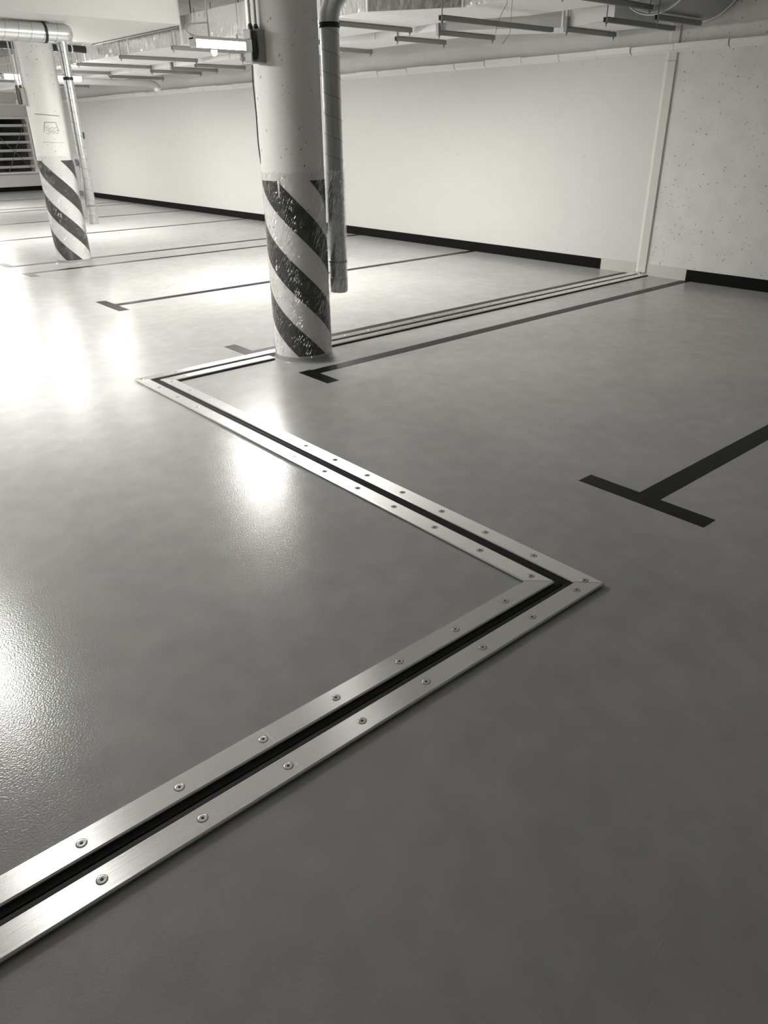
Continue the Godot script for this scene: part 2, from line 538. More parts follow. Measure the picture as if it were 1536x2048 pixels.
	head = struct("trim_4", between(Vector3(LEFT_X, 2.15, BACK_Z), Vector3(WALL_X - 0.06, 2.22, BACK_Z + 0.03), 0.006), M.trim, "white moulding along the head of the back wall")


func rounded_slab(mb: MB, cx: float, cz: float, hx: float, hz: float, r: float, y0: float, y1: float) -> void:
	var ring := []
	for q in [[1, 1, 0.0], [-1, 1, 0.5 * PI], [-1, -1, PI], [1, -1, 1.5 * PI]]:
		for k in 7:
			var f: float = q[2] + 0.5 * PI * k / 6.0
			ring.append([Vector2(cx + q[0] * (hx - r), cz + q[1] * (hz - r)), Vector2(cos(f), sin(f))])
	var e := 0.012
	for k in ring.size():
		var A: Array = ring[k]
		var B: Array = ring[(k + 1) % ring.size()]
		var pa: Vector2 = A[0] + A[1] * r
		var pb: Vector2 = B[0] + B[1] * r
		var ia: Vector2 = A[0] + A[1] * (r - e)
		var ib: Vector2 = B[0] + B[1] * (r - e)
		var na := Vector3(A[1].x, 0, A[1].y)
		var nb := Vector3(B[1].x, 0, B[1].y)
		mb.quads([Vector3(pa.x, y0 + e, pa.y), Vector3(pb.x, y0 + e, pb.y), Vector3(pb.x, y1, pb.y), Vector3(pa.x, y1, pa.y)], [na, nb, nb, na], [Vector2.ZERO, Vector2.ZERO, Vector2.ZERO, Vector2.ZERO])
		var d := Vector3.DOWN
		mb.quads([Vector3(pa.x, y0 + e, pa.y), Vector3(pb.x, y0 + e, pb.y), Vector3(ib.x, y0, ib.y), Vector3(ia.x, y0, ia.y)], [na, nb, d, d], [Vector2.ZERO, Vector2.ZERO, Vector2.ZERO, Vector2.ZERO])
		mb.tri(Vector3(cx, y0, cz), Vector3(ia.x, y0, ia.y), Vector3(ib.x, y0, ib.y), d, d, d)


# ------------------------------------------------------------------ bay lines
func markings() -> void:
	# [front edge x, bar from z, bar to z, stem from z, stem to z, label]
	var rows := [
		[2.79, -1.817, -1.187, -1.552, -1.449, "black T-shaped bay line on open floor, away from both columns"],
		[2.825, -4.18, -3.846, -4.165, -4.065, "black L-shaped bay line starting before the column with junction box"],
		[2.795, -5.145, -4.79, -4.89, -4.79, "black L-shaped bay line hugging the far side of the metal joint"],
		[2.725, -7.517, -6.95, -7.29, -7.19, "black T-shaped bay line midway between the two striped columns"],
		[2.73, -9.768, -9.44, -9.768, -9.675, "black L-shaped bay line passing before the column with pencil drawing"],
		[2.73, -10.76, -10.334, -10.43, -10.334, "black L-shaped bay line passing behind the column with pencil drawing"],
		[2.73, -13.38, -12.82, -13.15, -13.05, "first black bay line beyond the column with pencil drawing"],
		[2.73, -15.8, -15.46, -15.56, -15.46, "second black bay line beyond the column with pencil drawing"],
		[2.73, -18.02, -17.7, -18.02, -17.92, "third black bay line beyond the column, first of a close pair"],
		[2.73, -18.98, -18.58, -18.68, -18.58, "fourth black bay line beyond the column, second of a close pair"],
		[2.73, -21.4, -20.84, -21.17, -21.07, "last black bay line in front of the louvred back wall"],
	]
	for r in rows:
		var mb := MB.new()
		var x0: float = r[0]
		var x1: float = x0 + 0.1
		var h := 0.0012
		prism(mb, [Vector2(x0, r[1]), Vector2(x1, r[1]), Vector2(x1, r[2]), Vector2(x0, r[2])], 0.0, h)
		prism(mb, [Vector2(x1, r[3]), Vector2(WALL_X - 0.01, r[3]), Vector2(WALL_X - 0.01, r[4]), Vector2(x1, r[4])], 0.0, h)
		var o := obj("bay_line", mb.done(), M.line)
		tag(o, r[5], "floor marking", "black bay lines on the floor")

func prism(mb: MB, poly: Array, y0: float, y1: float) -> void:
	var c := Vector2.ZERO
	for p in poly: c += p / poly.size()
	var top := []
	for p in poly: top.append(Vector3(p.x, y1, p.y))
	mb.flat(top, Vector3.UP)
	for k in poly.size():
		var a: Vector2 = poly[k]
		var b: Vector2 = poly[(k + 1) % poly.size()]
		var o := (a + b) * 0.5 - c
		mb.flat([Vector3(a.x, y0, a.y), Vector3(b.x, y0, b.y), Vector3(b.x, y1, b.y), Vector3(a.x, y1, a.y)], Vector3(o.x, 0, o.y))


# ------------------------------------------------------------------ expansion joint
var screw_head: ArrayMesh
var screw_socket: ArrayMesh

func joint_plate(label: String, a: Vector3, b: Vector3, u0: float, u1: float, ka: float, kb: float, screws: Array, bead := false) -> void:
	var t := thing("joint_cover_plate", label, "metal plate", Vector3.ZERO, "brushed metal joint plates")
	var along := (b - a).normalized()   # hairline gap at the mitres
	a += along * 0.0013
	b -= along * 0.0013
	var mb := MB.new()
	var lo := 0.006
	var hi := 0.0165
	var c := 0.004
	var pr := [Vector2(u0 + 0.0015, lo), Vector2(u1 - 0.0015, lo), Vector2(u1, lo + 0.002), Vector2(u1, hi - c), Vector2(u1 - c, hi), Vector2(u0 + c, hi), Vector2(u0, hi - c), Vector2(u0, lo + 0.002)]
	mb.sweep(pr, a, b, ka, kb)
	obj("plate", mb.done(), M.plate, t)
	mb = MB.new()  # inset dark strip, added as the shadow line under the plate
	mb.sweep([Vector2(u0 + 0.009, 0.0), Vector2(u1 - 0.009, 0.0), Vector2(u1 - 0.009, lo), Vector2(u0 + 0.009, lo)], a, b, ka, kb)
	obj("gap_shade", mb.done(), M.gap_shade, t)
	if bead:   # black strip along the outer edge, drawn as the shaded gap there
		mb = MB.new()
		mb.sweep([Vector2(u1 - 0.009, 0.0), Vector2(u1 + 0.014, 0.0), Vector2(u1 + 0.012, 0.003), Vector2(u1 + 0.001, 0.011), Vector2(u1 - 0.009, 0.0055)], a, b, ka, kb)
		obj("gap_line", mb.done(), M.gap_shade, t, "black strip drawn as the shaded gap at the plate edge")
	for s in screws:
		var h := obj("screw", screw_head, M.screw, t)
		h.position = Vector3(s.x, hi, s.y)
		h.rotation.y = rng.randf() * TAU
		obj("hex_socket", screw_socket, M.socket, h)

func joint() -> void:
	var mb := MB.new()   # countersunk head sitting in a dark ring
	mb.lathe(at(0, 0, 0), [Vector2(0.0125, 0.0001), Vector2(0.0118, 0.0007), Vector2(0.0090, 0.0009), Vector2(0.0055, 0.0006), Vector2(0.0, 0.0004)], 20)
	screw_head = mb.done()
	mb = MB.new()
	mb.lathe(at(0, 0, 0), [Vector2(0.0137, 0.0002), Vector2(0.0125, 0.0003)], 20, false)
	mb.lathe(at(0, 0, 0), [Vector2(0.0045, 0.0009), Vector2(0.0, 0.0010)], 6, false)
	screw_socket = mb.done()
	var W := 0.103
	var S := 0.024
	var CX := 1.995
	var Z3 := -1.306
	var Z1 := -4.668
	var side := 0.0625
	# aisle run, along x towards the corner (side of the sweep = +z)
	var near := []
	var far := []
	for k in 18:
		near.append(Vector2(1.983 - 0.2508 * k, Z3 + side)); far.append(Vector2(1.737 - 0.2513 * k, Z3 - side))
	var a := Vector3(-3.0, 0, Z3)
	var b := Vector3(CX, 0, Z3)
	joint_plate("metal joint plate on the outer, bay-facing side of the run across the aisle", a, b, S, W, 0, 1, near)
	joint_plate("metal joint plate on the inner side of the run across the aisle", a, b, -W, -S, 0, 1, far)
	seal("rubber joint seal between the plates of the run across the aisle", a, b, 0, 1)
	# middle run along z, from the first corner to the second (side of the sweep = +x)
	near = []; far = []
	for k in 13:
		near.append(Vector2(CX - side, -1.412 - 0.2555 * k)); far.append(Vector2(CX + side, -1.499 - 0.2535 * k))
	a = Vector3(CX, 0, Z3)
	b = Vector3(CX, 0, Z1)
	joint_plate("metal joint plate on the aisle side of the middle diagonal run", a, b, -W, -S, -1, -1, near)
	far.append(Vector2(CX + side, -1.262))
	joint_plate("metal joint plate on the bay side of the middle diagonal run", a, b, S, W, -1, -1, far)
	seal("rubber joint seal between the plates of the middle run", a, b, -1, -1)
	# bay run along x to the wall; the column interrupts its plate and seal
	a = Vector3(CX, 0, Z1)
	b = Vector3(WALL_X - 0.03, 0, Z1)
	near = []; far = []
	var mid := []
	for k in 24:
		var x := 1.93 + 0.25 * k
		if x < WALL_X - 0.06: far.append(Vector2(x, Z1 - side))
		x += 0.25
		if x > 2.1 and x < 2.86: near.append(Vector2(x, Z1 + side))
		if x > 3.34 and x < WALL_X - 0.06: mid.append(Vector2(x, Z1 + side))
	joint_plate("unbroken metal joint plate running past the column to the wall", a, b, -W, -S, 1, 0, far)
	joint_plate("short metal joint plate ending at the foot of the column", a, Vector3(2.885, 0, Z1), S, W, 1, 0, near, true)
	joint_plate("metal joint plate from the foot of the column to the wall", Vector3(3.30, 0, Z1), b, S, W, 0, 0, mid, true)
	seal("short rubber joint seal ending at the foot of the column", a, Vector3(2.985, 0, Z1), 1, 0)
	seal("rubber joint seal from the foot of the column to the wall", Vector3(3.20, 0, Z1), b, 0, 0)

func seal(label: String, a: Vector3, b: Vector3, ka: float, kb: float) -> void:
	var t := thing("joint_seal", label, "rubber seal", Vector3.ZERO, "rubber joint seals")
	for s in [-1.0, 1.0]:   # two lips that meet in a crease
		var mb := MB.new()
		mb.sweep([Vector2(s * 0.0255, 0.0), Vector2(s * 0.0255, 0.0055), Vector2(s * 0.016, 0.0065), Vector2(s * 0.004, 0.0045), Vector2(s * 0.0012, 0.0)], a, b, ka, kb)
		obj("rubber_lip", mb.done(), M.rubber, t)


# ------------------------------------------------------------------ columns and downpipes
func rim(c: Vector3, r: float, deg: float, y: float) -> Vector3:   # point on a column; deg counted leftwards from the side that faces the origin
	var vd := Vector2(-c.x, -c.z).normalized()
	var rt := Vector2(-vd.y, vd.x)
	var d := vd * cos(deg_to_rad(deg)) + rt * sin(deg_to_rad(deg))
	return Vector3(c.x + d.x * r, y, c.z + d.y * r)

func outward(c: Vector3, deg: float) -> Vector3:
	return (rim(c, 1.0, deg, 0.0) - Vector3(c.x, 0, c.z)).normalized()

func columns() -> void:
	var c1 := Vector3(3.0924, 0, -4.4877)
	var c2 := Vector3(3.5304, 0, -10.2067)
	column(c1, 0.2065, 0.882, 1.096, 0.055, 1.205, Vector3(3.378, 0, -4.404), 0.06, "white round concrete column with black spiral stripes and side-mounted junction boxes")
	column(c2, 0.2065, 0.818, 1.018, 0.05, 1.195, Vector3(3.766, 0, -9.94), 0.0556, "white round concrete column with black spiral stripes, pencil drawing and blue tape")
	# pencil marks on the second column
	var col := get_node("concrete_column_001")
	var pm := MB.new()
	pencil(pm, c2, [[-42, 1.668], [20, 1.685], [38, 1.69]], 0.008)
	pencil(pm, c2, [[18, 1.50], [10, 1.605], [-24, 1.600], [-30, 1.505]], 0.007)
	pencil(pm, c2, [[-40, 1.385], [25, 1.395]], 0.003)
	var g := RandomNumberGenerator.new()
	g.seed = 3
	for row in 3:   # illegible scribbled words under the outline
		var d := 12.0
		while d > -26.0:
			var y := 1.545 - 0.028 * row + g.randf_range(-0.008, 0.008)
			pencil(pm, c2, [[d, y], [d - g.randf_range(1.5, 4.5), y + g.randf_range(-0.014, 0.014)]], 0.004)
			d -= g.randf_range(1.8, 4.0)
	obj("pencil_drawing", pm.done(), M.pencil, col, "faint pencil outline and scribbled writing")
	var dr := MB.new()   # run of white paint over the first column's stripe
	for k in 6:
		var ya := 1.205 - 0.0165 * k
		var wa := lerpf(2.2, 0.7, k / 6.0)
		var wb := lerpf(2.2, 0.7, (k + 1) / 6.0)
		dr.flat([rim(c1, 0.2105, 28 + wa, ya), rim(c1, 0.2105, 28 - wa, ya), rim(c1, 0.2105, 28 - wb, ya - 0.0165), rim(c1, 0.2105, 28 + wb, ya - 0.0165)], outward(c1, 28))
	obj("paint_drip", dr.done(), M.column, get_node("concrete_column"), "run of white paint")
	# blue tape where the film is tied to the pipe
	var tp := MB.new()
	var bp := rim(c2, 0.25, -72, 1.165)
	tp.box(Transform3D(Basis(Vector3.UP, 0.6).rotated(Vector3(0, 0, 1), 0.2), bp), Vector3(0.035, 0.08, 0.035), 0.01)
	tp.box(Transform3D(Basis(Vector3.UP, 0.2).rotated(Vector3(0, 0, 1), -0.5), bp + Vector3(0.03, 0.02, 0.02)), Vector3(0.05, 0.035, 0.012), 0.004)
	obj("blue_tape", tp.done(), M.blue, col, "crumpled blue tape")
	# ventilation downpipes
	downpipe("spiral ventilation downpipe beside the column with junction boxes", Vector3(3.378, 0, -4.404), 0.06, 0.45, 2.07, [Vector3(3.378, 2.13, -4.404), Vector3(3.40, 2.19, -4.40), Vector3(3.445, 2.245, -4.39), Vector3(3.66, 2.46, -4.35), Vector3(3.76, 2.515, -4.33), Vector3(3.86, 2.525, -4.31), Vector3(4.6, 2.525, -4.2)], 2.08)
	downpipe("spiral ventilation downpipe beside the column with pencil drawing", Vector3(3.766, 0, -9.94), 0.0556, 0.47, 2.36, [Vector3(3.766, 2.42, -9.94)], 2.05)
	var hp := get_node("ventilation_pipe_001")   # wider level pipe that it drops from
	var hm := MB.new()
	hm.lathe(Transform3D(Basis(Vector3(0, 0, 1), PI / 2), Vector3(3.90, 2.495, -9.94)), [Vector2(0.0, 0.0), Vector2(0.05, 0.006), Vector2(0.08, 0.025), Vector2(0.096, 0.06), Vector2(0.098, 0.10), Vector2(0.098, 2.6)], 32)
	obj("level_pipe", hm.done(), M.pipe, hp)
	hm = MB.new()
	var sp := []
	for k in 16 * 20: sp.append(Vector3(3.74 - 0.14 * k / 20.0, 2.495 + 0.098 * cos(TAU * k / 20.0), -9.94 + 0.098 * sin(TAU * k / 20.0)))
	hm.tube(sp, 0.0025, 5)
	obj("spiral_seam", hm.done(), M.seam, hp)
	hm = MB.new()
	hm.lathe(Transform3D(Basis(Vector3(0, 0, 1), PI / 2), Vector3(3.60, 2.495, -9.94)), [Vector2(0.098, 0.0), Vector2(0.103, 0.002), Vector2(0.103, 0.03), Vector2(0.098, 0.032)], 32, false)
	obj("clamp_ring", hm.done(), M.collar, hp, "dark clamp ring")
	obj("black_tape", box_mesh(Vector3(0.02, 0.07, 0.03), 0.004, Vector3(3.82, 1.46, -9.92)), M.collar, hp, "scrap of black tape")
	# junction boxes with conduits
	junction_boxes(c1, 47.0, 1.945, "grey and black junction box pair with two conduits on the column")
	junction_boxes(c2, 74.0, 1.87, "small grey junction box on the column with pencil drawing")
	var cb := MB.new()
	cb.tube([rim(c1, 0.216, 96, 1.86), rim(c1, 0.218, 92, 1.78), rim(c1, 0.214, 95, 1.6), rim(c1, 0.215, 93, 1.42), rim(c1, 0.209, 97, 1.30)], 0.004, 6)
	tag(obj("cable", cb.done(), M.cable), "thin dark cable running down the column below the junction boxes", "cable")

func pencil(mb: MB, c: Vector3, pts: Array, w: float) -> void:
	for k in pts.size() - 1:
		var d0: float = pts[k][0]
		var y0: float = pts[k][1]
		var d1: float = pts[k + 1][0]
		var y1: float = pts[k + 1][1]
		var dir := Vector2((d1 - d0) * 0.0036, y1 - y0).normalized()
		var o := Vector2(-dir.y, dir.x) * w * 0.5
		var steps := maxi(1, int(absf(d1 - d0) / 4.0))
		for s in steps:
			var q := []
			for e in [[0, -1], [1, -1], [1, 1], [0, 1]]:
				var f: float = (s + e[0]) / float(steps)
				q.append(rim(c, 0.2073, lerpf(d0, d1, f) + e[1] * o.x / 0.0036, lerpf(y0, y1, f) + e[1] * o.y))
			mb.flat(q, outward(c, d0))

func column(c: Vector3, r: float, lo: float, hi: float, y0: float, y1: float, pipe: Vector3, pr: float, label: String) -> void:
	var t := thing("concrete_column", label, "column")
	var top := CEIL if c.z > -6.0 else DROP_Y
	var mb := MB.new()
	mb.lathe(at(c.x, 0, c.z), [Vector2(r, 0.0), Vector2(r, top)], 64)
	obj("shaft", mb.done(), M.column, t)
	var slope := TAU * r / 360.0
	var period := slope * 120.0
	for j in 3:   # three black helices at 45 degrees
		mb = MB.new()
		var base_lo := lo + period * (j - 1)
		var base_hi := hi + period * (j - 1)
		var d := (y0 - base_hi) / slope
		var end := (y1 - base_lo) / slope
		while d < end:
			var e := minf(d + 4.0, end)
			var a0 := clampf(base_lo + slope * d, y0, y1)
			var a1 := clampf(base_hi + slope * d, y0, y1)
			var b0 := clampf(base_lo + slope * e, y0, y1)
			var b1 := clampf(base_hi + slope * e, y0, y1)
			var R := r + 0.0015
			var p := [rim(c, R, d, a0), rim(c, R, e, b0), rim(c, R, e, b1), rim(c, R, d, a1)]
			var nd := outward(c, d)
			var ne := outward(c, e)
			mb.quads(p, [nd, ne, ne, nd], [Vector2.ZERO, Vector2.ZERO, Vector2.ZERO, Vector2.ZERO])
			for q in [[p[0], p[1], d, e, a0, b0], [p[3], p[2], d, e, a1, b1]]:   # thickness of the tape
				mb.flat([q[0], q[1], rim(c, r - 0.001, q[3], q[5]), rim(c, r - 0.001, q[2], q[4])], Vector3.UP)
			d = e
		obj("black_stripe", mb.done(), M.stripe, t, "black spiral stripe")
	mb = MB.new()   # floor coating turned up round the foot
	mb.lathe(at(c.x, 0, c.z), [Vector2(r + 0.028, 0.0), Vector2(r + 0.014, 0.004), Vector2(r + 0.006, 0.012), Vector2(r + 0.003, 0.03), Vector2(r + 0.003, 0.048), Vector2(r, 0.048)], 64)
	obj("floor_cove", mb.done(), M.floor, t, "grey floor coating turned up round the foot")
	# stretch film: round the column alone below, round column and pipe above
	film(t, c, r, pipe, pr, 0.46, y1 + 0.05, true)
	film(t, c, r, pipe, pr, 0.012, 0.46, false)

func slant(u: float, v: float) -> Vector2:   # folds of the film climb to the right
	return Vector2(u * 0.8 + v * 0.6, -u * 0.6 + v * 0.8)

func film(t: Node3D, c: Vector3, r: float, pipe: Vector3, pr: float, y0: float, y1: float, both: bool) -> void:
	var pts := PackedVector2Array()
	for k in 120:
		var f := TAU * k / 120.0
		pts.append(Vector2(c.x, c.z) + Vector2(cos(f), sin(f)) * (r + 0.004))
	if both:
		for k in 48:
			var f := TAU * k / 48.0
			pts.append(Vector2(pipe.x, pipe.z) + Vector2(cos(f), sin(f)) * (pr + 0.008))
	var hull := Geometry2D.convex_hull(pts)   # closed: first point repeated
	# even spacing along the outline
	var line := []
	for k in hull.size() - 1:
		var n := maxi(1, int(hull[k].distance_to(hull[k + 1]) / 0.014))
		for s in n: line.append(hull[k].lerp(hull[k + 1], float(s) / n))
	var nz := FastNoiseLite.new()
	nz.seed = int(y0 * 100) + 2
	nz.frequency = 1.0
	var rows := maxi(2, int((y1 - y0) / 0.018))
	var grid := []
	var mid := Vector2.ZERO
	for p in line: mid += p / line.size()
	for j in rows + 1:
		var ring := []
		var y := lerpf(y0, y1, float(j) / rows)
		for k in line.size():
			var p: Vector2 = line[k]
			var q: Vector2 = line[(k + 1) % line.size()] - line[k - 1]
			var o := Vector2(q.y, -q.x).normalized()
			if o.dot(p - mid) < 0.0: o = -o
			var w := nz.get_noise_3d(p.x * 30.0 + y * 12.0, y * 30.0, p.y * 30.0)
			var d := o * (0.0028 * maxf(0.0, w))
			var e := 0.0
			if j == rows: e = 0.02 * nz.get_noise_2d(k * 0.3, 4.0)
			ring.append([Vector3(p.x + d.x, y + e, p.y + d.y), Vector3(o.x, 0, o.y)])
		grid.append(ring)
	var mb := MB.new()
	for j in rows:
		for k in line.size():
			var m := (k + 1) % line.size()
			var u0 := k * 0.014
			var v0 := grid[j][k][0].y as float
			mb.quads([grid[j][k][0], grid[j][m][0], grid[j + 1][m][0], grid[j + 1][k][0]], [grid[j][k][1], grid[j][m][1], grid[j + 1][m][1], grid[j + 1][k][1]], [slant(u0, v0), slant(u0 + 0.014, v0), slant(u0 + 0.014, v0 + 0.018), slant(u0, v0 + 0.018)])
	obj("plastic_film", mb.done(), M.film, t, "clear stretch film wrapped round")

func downpipe(label: String, p: Vector3, r: float, y0: float, y1: float, bend: Array, collar: float) -> void:
	var t := thing("ventilation_pipe", label, "pipe")
	var mb := MB.new()
	mb.tube([Vector3(p.x, y0, p.z), Vector3(p.x, y1, p.z)], r, 32, false)
	obj("upright_pipe", mb.done(), M.pipe, t)
	mb = MB.new()   # spiral lock seam
	var path := []
	var turns := (y1 - y0) / 0.12
	for k in int(turns * 20) + 1:
		var f := TAU * k / 20.0
		path.append(Vector3(p.x + cos(f) * r, y0 + 0.12 * k / 20.0, p.z + sin(f) * r))
	mb.tube(path, 0.0022, 5)
	obj("spiral_seam", mb.done(), M.seam, t)
	var full := [Vector3(p.x, y1 - 0.01, p.z)]
	full.append_array(bend)
	mb = MB.new()
	mb.tube(full, r + 0.002, 32)
	obj("bend_pipe", mb.done(), M.pipe, t)
	mb = MB.new()
	mb.lathe(at(p.x, collar, p.z), [Vector2(r, -0.016), Vector2(r + 0.006, -0.014), Vector2(r + 0.006, -0.006), Vector2(r + 0.003, -0.003), Vector2(r + 0.003, 0.003), Vector2(r + 0.006, 0.006), Vector2(r + 0.006, 0.014), Vector2(r, 0.016)], 32, false)
	obj("clamp_ring", mb.done(), M.collar, t, "black double clamp ring")
	mb = MB.new()
	mb.lathe(at(p.x, y0, p.z), [Vector2(0.0, -0.006), Vector2(r - 0.004, -0.006), Vector2(r + 0.003, 0.0), Vector2(r + 0.003, 0.10), Vector2(r, 0.104)], 32, false)
	obj("end_cap", mb.done(), M.duct, t, "film-wrapped end cap")
	mb = MB.new()
	mb.lathe(at(p.x, y0 + 0.21, p.z), [Vector2(r, -0.01), Vector2(r + 0.004, -0.008), Vector2(r + 0.004, 0.008), Vector2(r, 0.01)], 32, false)
	obj("pipe_band", mb.done(), M.seam, t)

func junction_boxes(c: Vector3, deg: float, y: float, label: String) -> void:
	var t := thing("junction_box", label, "junction box", rim(c, 0.2065, deg, y))
	var o := outward(c, deg)
	var f := Transform3D(Basis(Vector3.UP.cross(o), Vector3.UP, o), Vector3.ZERO)
	t.basis = f.basis   # local x to the right of the box, z out of the column
	obj("back_box", box_mesh(Vector3(0.085, 0.175, 0.06), 0.006, Vector3(0, 0, 0.018)), M.box_grey, t)
	obj("cover", box_mesh(Vector3(0.078, 0.06, 0.012), 0.004, Vector3(0, -0.01, 0.053)), M.box_dark, t)
	obj("front_box", box_mesh(Vector3(0.072, 0.16, 0.035), 0.008, Vector3(0, 0, 0.072)), M.box_dark, t, "dark switch box")
	obj("front_lid", box_mesh(Vector3(0.066, 0.05, 0.012), 0.004, Vector3(0, 0.058, 0.094)), M.box_grey, t)
	obj("front_lid", box_mesh(Vector3(0.066, 0.05, 0.012), 0.004, Vector3(0, -0.058, 0.094)), M.box_grey, t)
	for z in [0.025, 0.068]:
		var mb := MB.new()
		mb.tube([Vector3(0, 0.08, z), Vector3(0, (CEIL if c.z > -6.0 else DROP_Y) - y, z)], 0.0085, 10)
		obj("conduit", mb.done(), M.conduit, t)
		mb = MB.new()
		mb.lathe(at(0, 0.08, z), [Vector2(0.016, 0.0), Vector2(0.016, 0.02), Vector2(0.010, 0.034)], 12, false)
		obj("conduit_gland", mb.done(), M.box_dark, t)


# ------------------------------------------------------------------ ducts and their supports
func hexa(mb: MB, a: Array, b: Array) -> void:   # prism between two rings of four corners
	var c := Vector3.ZERO
	for p in a + b: c += p / 8.0
	for k in 4:
		var m := (k + 1) % 4
		var p := [a[k], a[m], b[m], b[k]]
		mb.flat(p, (p[0] + p[1] + p[2] + p[3]) / 4.0 - c)
	mb.flat(a, a[0] - b[0]); mb.flat(b, b[0] - a[0])

func ring4(x0: float, x1: float, y0: float, y1: float, z: float) -> Array:
	return [Vector3(x0, y0, z), Vector3(x1, y0, z), Vector3(x1, y1, z), Vector3(x0, y1, z)]

# stations: [z, x0, x1, y0, y1]
func crinkled(s: Array, e: Array, sd: int) -> ArrayMesh:   # loose film hung over the aisle-side face of a duct section
	var nz := FastNoiseLite.new()
	nz.seed = 50 + sd; nz.frequency = 1.0; nz.fractal_octaves = 3
	var cols := maxi(6, int(absf(e[0] - s[0]) / 0.05))
	var rows := 7
	var grid := []
	for i in cols + 1:
		var f := float(i) / cols
		var line := []
		for j in rows + 1:
			var g := float(j) / rows
			var z := lerpf(s[0], e[0], f)
			var y := lerpf(lerpf(s[3], e[3], f), lerpf(s[4], e[4], f), g) + 0.004
			var w := 0.5 + 0.5 * nz.get_noise_2d(z * 9.0, y * 3.0)
			line.append(Vector3(lerpf(s[1], e[1], f) - 0.002 - 0.012 * w * sin(PI * clampf(f * 0.96 + 0.02, 0, 1)), y, z))
		grid.append(line)
	var mb := MB.new()
	for i in cols:
		for j in rows:
			mb.flat([grid[i][j], grid[i + 1][j], grid[i + 1][j + 1]], Vector3.LEFT)
			mb.flat([grid[i][j], grid[i + 1][j + 1], grid[i][j + 1]], Vector3.LEFT)
	return mb.done()

func duct(label: String, stations: Array, wrapped: bool) -> void:
	var t := thing("rectangular_duct", label, "duct")
	for k in stations.size() - 1:
		var s: Array = stations[k]
		var e: Array = stations[k + 1]
		var mb := MB.new()
		hexa(mb, ring4(s[1], s[2], s[3], s[4], s[0]), ring4(e[1], e[2], e[3], e[4], e[0]))
		obj("duct_section", mb.done(), M.duct_plain, t)
		if wrapped: obj("film_cover", crinkled(s, e, k), M.duct, t, "crinkled protective film")
	for k in range(0, stations.size()):
		var s: Array = stations[k]
		var mb := MB.new()
		var f := 0.012
		var z: float = s[0]
		for q in [[Vector3(s[1] - f, s[3] - 0.001, z - 0.012), Vector3(s[1] + 0.005, s[4] + f, z + 0.012)], [Vector3(s[2] - 0.005, s[3] - 0.001, z - 0.012), Vector3(s[2] + f, s[4] + f, z + 0.012)], [Vector3(s[1], s[4] - 0.005, z - 0.012), Vector3(s[2], s[4] + f, z + 0.012)]]:
			mb.box(at((q[0].x + q[1].x) * 0.5, (q[0].y + q[1].y) * 0.5, (q[0].z + q[1].z) * 0.5), q[1] - q[0])
		obj("flange", mb.done(), M.duct_plain, t)

func rail(x0: float, x1: float, y: float, z: float, upright: bool, rods: int, label: String) -> void:
	var t := thing("duct_support_rail", label, "support rail", Vector3(0, 0, 0), "duct support rails")
	var mb := MB.new()   # U channel, open side down
	mb.box(at((x0 + x1) * 0.5, y - 0.004, z), Vector3(x1 - x0, 0.004, 0.041))
	for s in [-1.0, 1.0]:
		mb.box(at((x0 + x1) * 0.5, y - 0.022, z + s * 0.019), Vector3(x1 - x0, 0.036, 0.003))
		mb.box(at((x0 + x1) * 0.5, y - 0.0405, z + s * 0.014), Vector3(x1 - x0, 0.003, 0.011))
	obj("channel", mb.done(), M.rail, t)
	if upright:
		obj("upright_leg", between(Vector3(x0 - 0.01, y - 0.041, z - 0.02), Vector3(x0 + 0.02, y + 0.085, z + 0.02), 0.002), M.rail, t)
	for s in rods:
		var x := x0 + 0.02 if s == 0 else x1 - 0.02
		mb = MB.new()
		mb.tube([Vector3(x, y - 0.075, z), Vector3(x, CEIL, z)], 0.005, 8)
		obj("threaded_rod", mb.done(), M.rod, t)
		mb = MB.new()
		mb.lathe(at(x, y - 0.056, z), [Vector2(0.0, 0.0), Vector2(0.011, 0.0), Vector2(0.011, 0.012), Vector2(0.0, 0.012)], 6, false)
		obj("nut", mb.done(), M.rod, t)

